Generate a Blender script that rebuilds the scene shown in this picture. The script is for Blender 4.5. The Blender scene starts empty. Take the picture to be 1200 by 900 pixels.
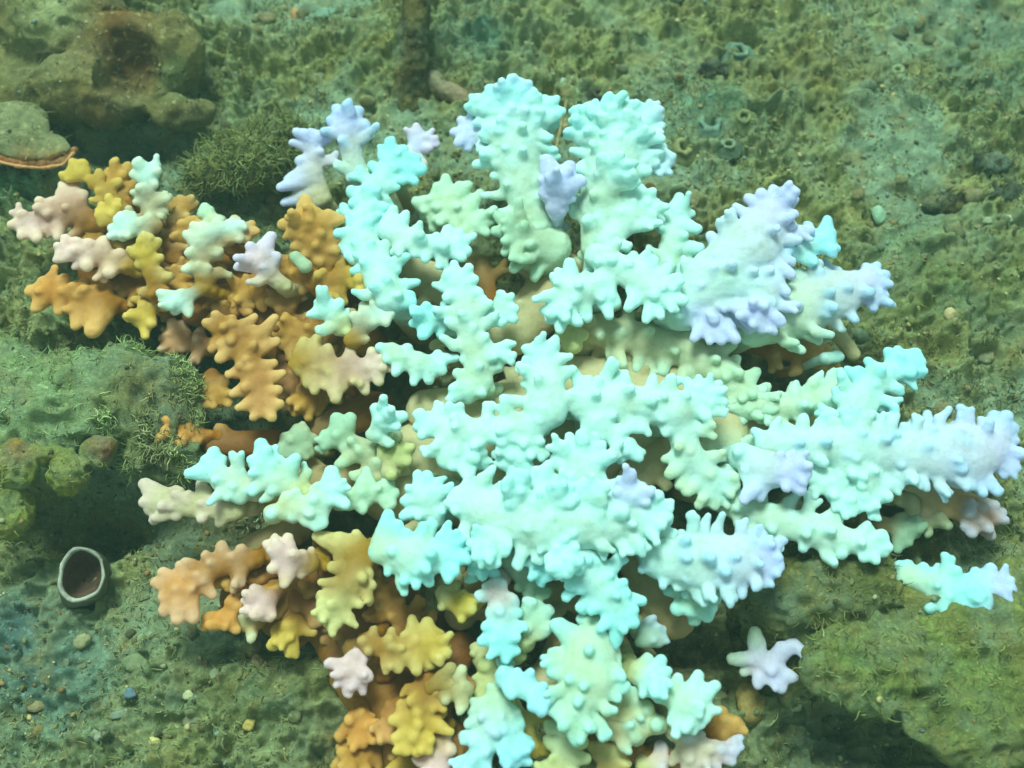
import bpy, math, random
import numpy as np
from mathutils import Vector

random.seed(7); RNG = np.random.default_rng(7)
SC = bpy.context.scene
COL = SC.collection
S = 0.0005                       # one unit of the building grid = half a millimetre
FPX, TILT = 1287.0, math.radians(25)
DIST, HC = 1287.0, 60.0          # camera to the middle of the colony, on the grid

# ------------------------------------------------------------------ camera
cam_d = bpy.data.cameras.new('camera'); cam = bpy.data.objects.new('camera', cam_d); COL.objects.link(cam)
CAM = np.array([0.0, -DIST*math.sin(TILT), HC + DIST*math.cos(TILT)])
RIGHT = np.array([1.0, 0, 0]); UP = np.array([0, math.cos(TILT), math.sin(TILT)]); FWD = np.array([0, math.sin(TILT), -math.cos(TILT)])
cam.location = CAM*S; cam.rotation_euler = (TILT, 0, 0)
cam_d.sensor_width = 36; cam_d.lens = 36*FPX/1200
cam_d.clip_start = 0.01; cam_d.clip_end = 100
cam_d.dof.use_dof = True; cam_d.dof.focus_distance = (DIST-40)*S; cam_d.dof.aperture_fstop = 5.6
SC.camera = cam

# ------------------------------------------------------------------ light: soft daylight filtered by green water
SUN_EL, SUN_AZ = math.radians(64), math.radians(-18)      # azimuth from +Y (top of the picture) towards +X
w = bpy.data.worlds.new('World'); SC.world = w; w.use_nodes = True
nt = w.node_tree; nt.nodes.clear()
sky = nt.nodes.new('ShaderNodeTexSky'); sky.sky_type = 'NISHITA'; sky.sun_disc = False
sky.sun_elevation = SUN_EL; sky.sun_rotation = SUN_AZ
hs = nt.nodes.new('ShaderNodeHueSaturation'); hs.inputs['Saturation'].default_value = 0.15
mx = nt.nodes.new('ShaderNodeMix'); mx.data_type = 'RGBA'; mx.blend_type = 'MULTIPLY'
mx.inputs[0].default_value = 1.0; mx.inputs[7].default_value = (0.74, 1.0, 0.86, 1)
bg = nt.nodes.new('ShaderNodeBackground'); bg.inputs[1].default_value = 0.085
wo = nt.nodes.new('ShaderNodeOutputWorld')
nt.links.new(sky.outputs[0], hs.inputs['Color']); nt.links.new(hs.outputs[0], mx.inputs[6])
nt.links.new(mx.outputs[2], bg.inputs[0]); nt.links.new(bg.outputs[0], wo.inputs[0])
sl = bpy.data.lights.new('sun', 'SUN'); sl.energy = 2.7; sl.angle = math.radians(20); sl.color = (0.74, 1.0, 0.86)
so = bpy.data.objects.new('sun', sl); COL.objects.link(so)
sd = Vector((math.sin(SUN_AZ)*math.cos(SUN_EL), math.cos(SUN_AZ)*math.cos(SUN_EL), math.sin(SUN_EL)))
so.rotation_euler = sd.to_track_quat('Z', 'Y').to_euler(); so.location = (0, 0, 3)
SC.view_settings.view_transform = 'Standard'; SC.view_settings.look = 'None'
SC.view_settings.exposure = 0.6; SC.view_settings.gamma = 1.0
SC.render.filter_size = 2.3
SC.cycles.max_bounces = 6; SC.cycles.diffuse_bounces = 3

# ------------------------------------------------------------------ helpers
def P(x, y, h):
    """photo direction (1200 x 900) met with the level at height h -> grid point"""
    d = RIGHT*((x-600)/FPX) + UP*((450-y)/FPX) + FWD
    t = (h - CAM[2])/d[2]
    return CAM + d*t
def scale_at(p): return float(np.dot(p-CAM, FWD))/FPX

def lin(c):
    c = np.asarray(c, float)/255
    return np.where(c <= 0.04045, c/12.92, ((c+0.055)/1.055)**2.4)
LIGHT = np.array([0.80, 1.06, 0.92])
def alb(*c): return np.clip(lin(c)/LIGHT, 0.01, 0.93)

def hash3(ix, iy, iz, seed):
    n = (ix.astype(np.int64)*374761393 + iy.astype(np.int64)*668265263 + iz.astype(np.int64)*2147483647 + seed*1274126177) & 0xFFFFFFFF
    n = ((n ^ (n >> 13))*1274126177) & 0xFFFFFFFF
    n = ((n ^ (n >> 16))*2246822519) & 0xFFFFFFFF
    return ((n ^ (n >> 15)) & 0xFFFFFF)/float(0xFFFFFF)
def vnoise(p, sc, seed=0):
    q = p/sc; i = np.floor(q); f = q-i; i = i.astype(np.int64); f = f*f*(3-2*f)
    r = 0
    for dx in (0, 1):
        wx = f[:, 0] if dx else 1-f[:, 0]
        for dy in (0, 1):
            wy = f[:, 1] if dy else 1-f[:, 1]
            for dz in (0, 1):
                wz = f[:, 2] if dz else 1-f[:, 2]
                r = r + wx*wy*wz*hash3(i[:, 0]+dx, i[:, 1]+dy, i[:, 2]+dz, seed)
    return r*2-1
def vnoise2(x, y, sc, seed=0):
    qx, qy = x/sc, y/sc; ix, iy = np.floor(qx), np.floor(qy); fx, fy = qx-ix, qy-iy
    fx = fx*fx*fx*(fx*(fx*6-15)+10); fy = fy*fy*fy*(fy*(fy*6-15)+10)
    z = np.zeros_like(ix); h = lambda a, b: hash3(ix+a, iy+b, z, seed)
    return (h(0,0)*(1-fx)*(1-fy)+h(1,0)*fx*(1-fy)+h(0,1)*(1-fx)*fy+h(1,1)*fx*fy)*2-1

def mesh_from(name, V, F, tint=None, mat=None, smooth=True, flip=False):
    """V (n,3) in grid units, F (m,k) index array"""
    me = bpy.data.meshes.new(name); V = np.ascontiguousarray(V*S, np.float32); k = F.shape[1]
    if flip: F = F[:, ::-1]
    me.vertices.add(len(V)); me.vertices.foreach_set('co', V.ravel())
    me.loops.add(F.size); me.loops.foreach_set('vertex_index', np.ascontiguousarray(F, np.int32).ravel())
    me.polygons.add(len(F)); me.polygons.foreach_set('loop_start', np.arange(0, F.size, k, dtype=np.int32))
    if smooth: me.polygons.foreach_set('use_smooth', np.ones(len(F), bool))
    me.update(calc_edges=True)
    if tint is not None:
        a = me.color_attributes.new('tint', 'FLOAT_COLOR', 'POINT')
        a.data.foreach_set('color', np.ascontiguousarray(np.c_[tint, np.ones(len(tint))], np.float32).ravel())
    me.validate()
    if mat: me.materials.append(mat)
    return me
def link(name, me, parent=None):
    o = bpy.data.objects.new(name, me); COL.objects.link(o)
    if parent: o.parent = parent
    return o
def tag(o, label=None, cat=None, group=None, kind=None):
    for k, v in (('label', label), ('category', cat), ('group', group), ('kind', kind)):
        if v: o[k] = v
    return o
def empty(name): return link(name, None)

def vnormals(V, F):
    a, b, c = V[F[:, 0]], V[F[:, 1]], V[F[:, 2]]
    n = np.cross(b-a, c-a) if F.shape[1] == 3 else np.cross(c-a, V[F[:, 3]]-b)
    N = np.zeros_like(V)
    for j in range(F.shape[1]):
        for k in range(3): N[:, k] += np.bincount(F[:, j], n[:, k], len(V))
    return N/(np.linalg.norm(N, axis=1, keepdims=True)+1e-9)

def surface_net(D, org, vox):
    ins = D < 0
    nx, ny, nz = D.shape
    c = [ins[i:nx-1+i, j:ny-1+j, k:nz-1+k] for i in (0, 1) for j in (0, 1) for k in (0, 1)]
    s = sum(x.astype(np.int8) for x in c)
    act = (s > 0) & (s < 8)
    idx = -np.ones(act.shape, np.int64); ci = np.argwhere(act); idx[act] = np.arange(len(ci))
    acc = np.zeros((len(ci), 3)); cnt = np.zeros(len(ci))
    for ax in range(3):
        o = [a for a in range(3) if a != ax]
        for u in (0, 1):
            for v in (0, 1):
                A = ci.copy(); A[:, o[0]] += u; A[:, o[1]] += v
                B = A.copy(); B[:, ax] += 1
                da, db = D[A[:, 0], A[:, 1], A[:, 2]], D[B[:, 0], B[:, 1], B[:, 2]]
                m = (da < 0) != (db < 0)
                t = np.where(m, da/(da-db+1e-12), 0)
                pt = (A-ci).astype(float); pt[:, ax] += t
                acc += pt*m[:, None]; cnt += m
    V = org + (ci + acc/cnt[:, None])*vox
    Q = []
    for ax in range(3):
        o = [a for a in range(3) if a != ax]
        sl0 = [slice(1, -1)]*3; sl0[ax] = slice(0, -1)
        sl1 = [slice(1, -1)]*3; sl1[ax] = slice(1, None)
        a, b = ins[tuple(sl0)], ins[tuple(sl1)]
        for sgn in (True, False):
            e = np.argwhere(a & ~b) if sgn else np.argwhere(~a & b)
            if not len(e): continue
            e = e + np.array([0 if k == ax else 1 for k in range(3)])
            q = []
            for du, dv in ((1, 1), (0, 1), (0, 0), (1, 0)):
                g = e.copy(); g[:, o[0]] -= du; g[:, o[1]] -= dv
                q.append(idx[g[:, 0], g[:, 1], g[:, 2]])
            q = np.stack(q, 1)
            if sgn == (ax == 1): q = q[:, ::-1]
            Q.append(q)
    return V, np.concatenate(Q)

def seg_d(p, a, b, ra, rb):
    ab = b-a; t = np.clip(((p-a)@ab)/(ab@ab+1e-9), 0, 1)
    return np.linalg.norm(p-(a+t[..., None]*ab), axis=-1)-(ra+(rb-ra)*t), t

def capsule_mesh(name, caps, vox, k, mat, parent=None, amp=1.0, nsc=9, seed=0, flat=1.0):
    """caps: list of (a, b, ra, rb, colour_a, colour_b); a smooth union meshed in one piece"""
    Q = np.array([1, 1, flat]); caps = [(c_[0]*Q, c_[1]*Q)+tuple(c_[2:]) for c_ in caps]      # sections wider than they are thick
    lo = np.min([np.minimum(c[0]-c[2], c[1]-c[3]) for c in caps], 0)-3*vox
    hi = np.max([np.maximum(c[0]+c[2], c[1]+c[3]) for c in caps], 0)+3*vox
    n = np.ceil((hi-lo)/vox).astype(int)+1
    D = np.full(n, 50.0, np.float32)
    for a, b, ra, rb, *_ in caps:
        pad = k+3*vox
        l = np.maximum(np.floor((np.minimum(a-ra, b-rb)-pad-lo)/vox).astype(int), 0)
        h = np.minimum(np.ceil((np.maximum(a+ra, b+rb)+pad-lo)/vox).astype(int)+1, n)
        g = np.stack(np.meshgrid(*[lo[i]+np.arange(l[i], h[i])*vox for i in range(3)], indexing='ij'), -1)
        d, _ = seg_d(g, a, b, ra, rb)
        sub = D[l[0]:h[0], l[1]:h[1], l[2]:h[2]]
        e = np.clip(0.5+0.5*(sub-d)/k, 0, 1)
        D[l[0]:h[0], l[1]:h[1], l[2]:h[2]] = sub*(1-e)+d*e-k*e*(1-e)
    V, F = surface_net(D, lo, vox)
    N = vnormals(V, F)
    W = np.zeros(len(V)); C = np.zeros((len(V), 3))
    for a, b, ra, rb, ca, cb in caps:
        d, t = seg_d(V, a, b, ra, rb)
        wt = np.exp(-np.clip(d, -3, 60)/4.0); W += wt
        C += wt[:, None]*(ca+(cb-ca)*t[:, None])
    C /= W[:, None]+1e-12; V = V/Q; N = vnormals(V, F)
    V = V+N*(amp*(vnoise(V, nsc, seed)+0.6*vnoise(V, nsc*0.45, seed+1)))[:, None]
    return link(name, mesh_from(name, V, F, C, mat), parent)

# ------------------------------------------------------------------ materials
class M:
    def __init__(s, name):
        s.m = bpy.data.materials.new(name); s.m.use_nodes = True; s.t = s.m.node_tree; s.t.nodes.clear()
        s.out = s.n('ShaderNodeOutputMaterial'); s.b = s.n('ShaderNodeBsdfPrincipled'); s.l(s.b.outputs[0], s.out.inputs[0])
        s.geo = s.n('ShaderNodeTexCoord')
    def n(s, t, **k):
        x = s.t.nodes.new(t)
        for a, v in k.items(): setattr(x, a, v)
        return x
    def l(s, a, b): s.t.links.new(a, b)
    def noise(s, size, detail=4, rough=.6, dist=0.0):
        x = s.n('ShaderNodeTexNoise'); x.inputs['Scale'].default_value = 1/(size*S); x.inputs['Detail'].default_value = detail
        x.inputs['Roughness'].default_value = rough; x.inputs['Distortion'].default_value = dist
        s.l(s.geo.outputs['Object'], x.inputs['Vector']); return x.outputs['Fac']
    def ramp(s, f, stops):
        r = s.n('ShaderNodeValToRGB'); e = r.color_ramp.elements
        while len(e) < len(stops): e.new(0.5)
        for i, (p, c) in enumerate(stops):
            e[i].position = p; e[i].color = (*c, 1) if len(c) == 3 else c
        s.l(f, r.inputs[0]); return r.outputs[0]
    def mix(s, f, a, b, blend='MIX'):
        x = s.n('ShaderNodeMix', data_type='RGBA', blend_type=blend)
        for sock, v in ((0, f), (6, a), (7, b)):
            if hasattr(v, 'is_linked'): s.l(v, x.inputs[sock])
            else: x.inputs[sock].default_value = v if sock == 0 else (*v, 1)
        return x.outputs[2]
    def bump(s, f, strength, dist):
        b = s.n('ShaderNodeBump'); b.inputs['Strength'].default_value = strength; b.inputs['Distance'].default_value = dist*S
        s.l(f, b.inputs['Height']); s.l(b.outputs[0], s.b.inputs['Normal'])
    def tint(s):
        a = s.n('ShaderNodeAttribute'); a.attribute_name = 'tint'; return a.outputs['Color']
    def fin(s, col, rough=.8, spec=.2):
        if hasattr(col, 'is_linked'): s.l(col, s.b.inputs['Base Color'])
        else: s.b.inputs['Base Color'].default_value = (*col, 1)
        s.b.inputs['Roughness'].default_value = rough; s.b.inputs['Specular IOR Level'].default_value = spec
        return s.m
def g3(v): return (v, v, v)

m = M('coral_tissue')
c = m.mix(1.0, m.tint(), m.ramp(m.noise(26, 6, .65), [(.3, (.84, .84, .74)), (.5, (1, 1, 1)), (.7, (1.05, 1.03, 1.03))]), 'MULTIPLY')
vo = m.n('ShaderNodeTexVoronoi'); vo.inputs['Scale'].default_value = 1/(4.6*S); m.l(m.geo.outputs['Object'], vo.inputs['Vector'])
pol = m.ramp(vo.outputs['Distance'], [(.12, g3(.0)), (.45, g3(1))])
c = m.mix(.10, c, m.ramp(vo.outputs['Distance'], [(.1, (.35, .4, .3)), (.35, (1, 1, 1))]), 'MULTIPLY')
c = m.mix(m.ramp(m.noise(11, 6, .8), [(.64, g3(0)), (.72, g3(.35))]), c, alb(150, 160, 100))
m.bump(pol, .16, 1.2)
m.b.inputs['Subsurface Weight'].default_value = 0.65; m.b.inputs['Subsurface Radius'].default_value = (1, 1, .9); m.b.inputs['Subsurface Scale'].default_value = 11*S
CORAL = m.fin(c, .6, .2)

def earth(name, size=1.0, contrast=1.0, bump=1.0, wash=1.0):
    m = M(name)
    f = m.ramp(m.noise(24*size, 8, .74, .6), [(.28, g3(.35)), (.42, g3(.8)), (.56, g3(1.3)), (.72, g3(2.2))])
    c = m.mix(0.9*contrast, m.tint(), f, 'MULTIPLY')
    c = m.mix(m.ramp(m.noise(70*size, 4), [(.42, g3(0)), (.66, g3(.6*wash))]), c, alb(152, 198, 156))
    c = m.mix(m.ramp(m.noise(50*size, 5, .65), [(.48, g3(0)), (.7, g3(.6*wash))]), c, alb(176, 184, 102))
    c = m.mix(m.ramp(m.noise(5*size, 2, .5), [(.62, g3(0)), (.74, g3(.65))]), c, alb(196, 214, 150))
    c = m.mix(m.ramp(m.noise(10*size, 4, .65, 1.2), [(.27, g3(.9)), (.37, g3(0))]), c, alb(52, 70, 48))
    m.bump(m.noise(8*size, 6, .8, .8), 1.0, 10*bump)
    return m.fin(c, .9, .1)
GROUND = earth('seabed_sediment'); ROCKM = earth('algae_covered_rock', .8); SMOOTHROCK = earth('bare_rock', 1.4, .8, .8, .3)
m = M('turf_algae'); TURF = m.fin(m.tint(), .8, .15)
m = M('rubble_chip'); m.bump(m.noise(4, 4), .5, 2)
CHIP = m.fin(m.mix(.6, m.tint(), m.ramp(m.noise(7, 4), [(.3, g3(.5)), (.7, g3(1.3))]), 'MULTIPLY'), .75, .25)

# ------------------------------------------------------------------ seabed
BUMPS = [  # photo x, y, width, height, amplitude
    (85, 600, 80, 46, -150), (240, 190, 30, 20, -40), (150, 170, 90, 22, -35), (20, 220, 70, 40, 26), (300, 810, 120, 60, 28), (100, 830, 140, 70, 8),
    (250, 45, 22, 16, -34), (832, 82, 26, 18, -26), (1110, 238, 34, 18, -26), (1165, 190, 40, 26, -34), (1180, 30, 80, 36, -40),
    (650, 520, 420, 260, -26), (960, 440, 70, 30, -25), (1050, 870, 120, 45, -50), (800, 760, 70, 50, -5),
    (380, 40, 120, 60, 22), (1000, 120, 160, 60, 14), (600, 40, 60, 50, -6), (950, 60, 90, 30, 10), (740, 40, 90, 40, 12),
    (425, 860, 40, 30, -20), (268, 765, 12, 10, -30), (345, 610, 60, 26, -40), (970, 860, 60, 40, -18)]
BW = [(P(x, y, 0)[:2], sx, sy, a) for x, y, sx, sy, a in BUMPS]
def silt(X, Y):
    return np.clip(.75+1.5*(vnoise2(X, Y, 130, 12)+.5*vnoise2(X, Y, 48, 13)), .22, 1.15)
def G(X, Y):
    z = 14*vnoise2(X, Y, 210, 1)+8*vnoise2(X, Y, 90, 2)
    n1 = vnoise2(X+20*vnoise2(X, Y, 40, 3), Y, 34, 4); n2 = vnoise2(X, Y, 17, 5); n3 = vnoise2(X, Y, 8, 6)
    mk = silt(X, Y); z = z+11*(1-2*np.abs(n1))*(.5+.5*mk)+mk*(10*(1-2*np.abs(n2))*(0.6+.4*n1)+6.5*n3+3*vnoise2(X, Y, 4.6, 7))
    z = z+mk*26*np.maximum(0, vnoise2(X, Y, 46, 8)-.25)+16*np.maximum(0, vnoise2(X, Y, 23, 9)-.2)
    for p, sx, sy, a in BW: z = z+a*np.exp(-((X-p[0])/sx)**2-((Y-p[1])/sy)**2)
    return z-8
def Gp(x, y):
    h = 0.0
    for _ in range(8):
        p = P(x, y, h); h = .5*h+.5*float(G(np.array([p[0]]), np.array([p[1]]))[0])
    return h
def axis(lo, hi, st, far):
    a = list(np.arange(lo, hi, st)); d = st
    L, R = [lo], [a[-1]]
    while R[-1] < far: d *= 1.35; L.append(L[-1]-d); R.append(R[-1]+d)
    return np.array(L[1:][::-1]+a+R[1:])
gx, gy = axis(-760, 760, 2.3, 30000), axis(-560, 780, 2.3, 30000)
XX, YY = np.meshgrid(gx, gy, indexing='ij'); X, Y = XX.ravel(), YY.ravel(); Z = G(X, Y)
i = np.arange(len(gx)-1)[:, None]*len(gy)+np.arange(len(gy)-1)[None]; i = i.ravel()
F = np.stack([i, i+len(gy), i+len(gy)+1, i+1], 1)
mk = np.clip((silt(X, Y)-.2)/.8, 0, 1)[:, None]; base = alb(146, 194, 150)*(1-mk)+alb(160, 190, 116)*mk
PATCH = [(560, 40, 60, 60, (103, 170, 141)), (840, 130, 90, 60, (103, 162, 121)), (60, 800, 110, 90, (96, 156, 140)), (20, 730, 40, 60, (78, 138, 138)),
         (1150, 90, 90, 60, (107, 168, 129)), (20, 220, 80, 45, (112, 192, 141)), (430, 70, 60, 60, (134, 156, 71)), (960, 90, 120, 60, (141, 153, 76)), (1100, 330, 120, 100, (116, 153, 90)),
         (780, 770, 80, 60, (103, 103, 63)), (1060, 620, 80, 40, (103, 110, 64)), (920, 430, 60, 30, (94, 100, 67)), (300, 600, 120, 60, (107, 100, 48)), (300, 800, 90, 60, (118, 148, 90)),
         (640, 480, 330, 220, (143, 139, 71)), (970, 870, 90, 50, (80, 110, 76)), (160, 170, 90, 30, (69, 100, 71)), (420, 880, 50, 50, (134, 108, 34))]
for x, y, sx, sy, cc in PATCH:
    p = P(x, y, 0); wt = np.exp(-(((X-p[0])/sx)**2+((Y-p[1])/sy)**2)*1.2)[:, None]
    base = base*(1-.9*wt)+alb(*cc)*.9*wt
seabed = link('seabed', mesh_from('seabed', np.c_[X, Y, Z], F, base, GROUND)); tag(seabed, kind='structure')

# ------------------------------------------------------------------ rocks (smooth unions of ellipsoids, carved, then roughened)
ROCKS = []
def rock(name, label, cat, adds, subs=(), vox=3.4, k=14, amp=(7, 3.5, 1.8), nsc=(42, 18, 8), mat=None, col=(100, 120, 72), paint=(), seed=0, turf=1.0):
    """adds: (photo x, y, h, rx, ry, rz)"""
    E = [(P(x, y, h), np.array([rx, ry, rz])) for x, y, h, rx, ry, rz in adds]
    E2 = [(P(x, y, h), np.array([rx, ry, rz])) for x, y, h, rx, ry, rz in subs]
    lo = np.min([c-r for c, r in E], 0)-k; hi = np.max([c+r for c, r in E], 0)+k
    g = np.stack(np.meshgrid(*[np.arange(lo[i], hi[i], vox) for i in range(3)], indexing='ij'), -1)
    D = None
    for c, r in E:
        q = (g-c)/r; ln = np.linalg.norm(q, axis=-1); d = (ln-1)*ln/(np.linalg.norm(q/r, axis=-1)+1e-9)
        if D is None: D = d
        else:
            e = np.clip(.5+.5*(D-d)/k, 0, 1); D = D*(1-e)+d*e-k*e*(1-e)
    for c, r in E2:
        q = (g-c)/r; ln = np.linalg.norm(q, axis=-1); d = -(ln-1)*ln/(np.linalg.norm(q/r, axis=-1)+1e-9)
        e = np.clip(.5-.5*(D-d)/8, 0, 1); D = D*(1-e)+d*e+8*e*(1-e)
    V, F = surface_net(D, lo, vox); N = vnormals(V, F)
    disp = sum(a*(1-2*np.abs(vnoise(V, s, seed+j)) if j == 1 else vnoise(V, s, seed+j)) for j, (a, s) in enumerate(zip(amp, nsc)))
    V = V+N*disp[:, None]; N = vnormals(V, F)
    T = alb(*col)[None].repeat(len(V), 0)
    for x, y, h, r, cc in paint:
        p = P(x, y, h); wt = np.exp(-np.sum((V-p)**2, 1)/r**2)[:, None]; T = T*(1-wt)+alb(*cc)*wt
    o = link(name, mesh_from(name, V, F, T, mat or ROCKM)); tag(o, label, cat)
    if turf: ROCKS.append((o, V, N, T, turf))
    return o

rock('overhanging_rock', 'big brown overhanging rock with a hollow face in the top left corner', 'rock',
     [(70, 25, 60, 85, 80, 75), (165, 70, 55, 85, 60, 62), (110, 105, 55, 95, 42, 50), (215, 132, 40, 42, 17, 22), (205, 60, 60, 30, 60, 50), (30, 90, 30, 50, 60, 40), (90, -70, 50, 140, 80, 70)],
     [(146, 62, 128, 54, 58, 76), (70, 72, 128, 24, 20, 22), (110, 168, 5, 130, 22, 34)], mat=SMOOTHROCK, col=(125, 134, 76), amp=(9, 4, 1.6), turf=.25,
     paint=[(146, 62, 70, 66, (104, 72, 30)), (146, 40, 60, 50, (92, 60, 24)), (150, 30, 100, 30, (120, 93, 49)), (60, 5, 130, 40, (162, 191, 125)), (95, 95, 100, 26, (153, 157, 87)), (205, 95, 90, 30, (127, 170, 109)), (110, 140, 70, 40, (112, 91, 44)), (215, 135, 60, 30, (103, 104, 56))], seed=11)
rock('plate_rock', 'flat tongue of mottled grey green rock with a thin orange rim at the left edge', 'rock',
     [(-10, 150, 70, 75, 34, 13), (40, 172, 66, 50, 20, 9), (20, 140, 60, 40, 28, 14)], vox=3, k=10, amp=(2.2, 1.6, .9), nsc=(30, 13, 6), col=(136, 158, 106), turf=.15,
     paint=[(0, 170, 48, 16, (205, 148, 73)), (35, 190, 55, 16, (211, 157, 78)), (65, 192, 58, 14, (221, 170, 94)), (88, 184, 66, 9, (216, 170, 96)), (-20, 175, 45, 20, (190, 127, 56))], seed=21, mat=SMOOTHROCK)
# (the plate's rim and its rusty underside, turned up towards the picture)
plate = bpy.data.objects['plate_rock']
cr, cu = alb(206, 168, 108), alb(160, 120, 66)
ed = [(-16, 178), (22, 188), (52, 191), (74, 188), (86, 176)]
capsule_mesh('underside', [(P(*p_, 60), P(*q_, 60), 9-k_, 8.5-k_, cu, cu) for k_, (p_, q_) in enumerate(zip(ed, ed[1:]))], 2.2, 4, SMOOTHROCK, plate, 1.6, 9, 6, flat=1.6)
capsule_mesh('rim', [(P(p_[0], p_[1]+8-k_, 63), P(q_[0], q_[1]+7-k_, 63), 2.4, 2.2, cr, cr) for k_, (p_, q_) in enumerate(zip(ed, ed[1:]))], 1.5, 3, CHIP, plate, .8, 7, 5)
rock('turf_mound', 'bushy olive mound of algae behind the golden coral branches', 'rock',
     [(295, 190, 30, 62, 34, 34), (330, 165, 26, 42, 26, 30), (255, 205, 24, 38, 24, 26)], amp=(6, 5, 3), seed=31, col=(125, 153, 83), turf=3.5)
rock('green_ledge', 'pale green algae ledge reaching in from the left edge above a dark hollow', 'rock',
     [(60, 470, 48, 130, 62, 34), (150, 455, 46, 75, 46, 32), (190, 500, 38, 46, 44, 30), (-60, 470, 40, 110, 90, 50), (20, 520, 40, 60, 34, 26), (185, 535, 30, 45, 26, 28)],
     [(85, 600, 5, 64, 44, 70)], amp=(11, 9, 4.5), seed=41, col=(144, 186, 112), turf=.8,
     paint=[(60, 455, 85, 60, (158, 208, 136)), (20, 470, 80, 50, (156, 202, 136)), (170, 455, 75, 50, (132, 146, 92)), (200, 490, 65, 40, (116, 126, 80)), (185, 545, 50, 34, (120, 134, 87))])
rock('knobbly_sponge', 'lumpy yellow green growth with orange knobs at the mouth of the dark hollow', 'sponge',
     [(20, 545, 62, 22, 26, 20), (80, 556, 60, 20, 22, 24), (115, 530, 60, 17, 17, 15), (45, 532, 62, 40, 11, 10), (125, 520, 66, 9, 9, 9), (18, 528, 74, 13, 11, 11), (10, 600, 40, 26, 32, 24)], vox=2.6, k=8, amp=(3, 3, 1.8), nsc=(20, 10, 5), seed=51,
     col=(147, 175, 76), turf=.3, paint=[(20, 528, 80, 16, (183, 139, 69)), (120, 524, 72, 18, (172, 136, 94)), (128, 535, 70, 8, (129, 59, 51))])
rock('algae_boulder', 'rounded olive boulder wedged between the white branches on the right', 'rock',
     [(955, 700, 34, 80, 48, 58), (1000, 695, 32, 52, 46, 52), (915, 715, 20, 46, 40, 36), (960, 755, 14, 42, 30, 30)], amp=(8, 7, 4), seed=61, col=(116, 139, 74), turf=1.1)
rock('slab_rock', 'broad green slab with a ragged overhanging edge in the bottom right corner', 'rock',
     [(1110, 770, 66, 140, 46, 20), (1010, 775, 64, 58, 36, 18), (1200, 800, 66, 130, 80, 22), (1170, 842, 64, 95, 40, 18), (1090, 720, 34, 80, 30, 30), (1260, 740, 50, 120, 80, 40), (1080, 806, 64, 80, 30, 16)],
     [(1060, 880, 4, 150, 62, 44), (1000, 830, 10, 60, 40, 36)],
     amp=(10, 9, 5), seed=71, col=(136, 166, 88), turf=1.0, paint=[(1060, 780, 75, 50, (138, 170, 82)), (1130, 800, 75, 40, (131, 173, 89)), (1010, 790, 60, 30, (116, 170, 91)), (1060, 860, 20, 50, (69, 86, 58))])  # last paint spot puts the shade under the overhang into the colour

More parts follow.
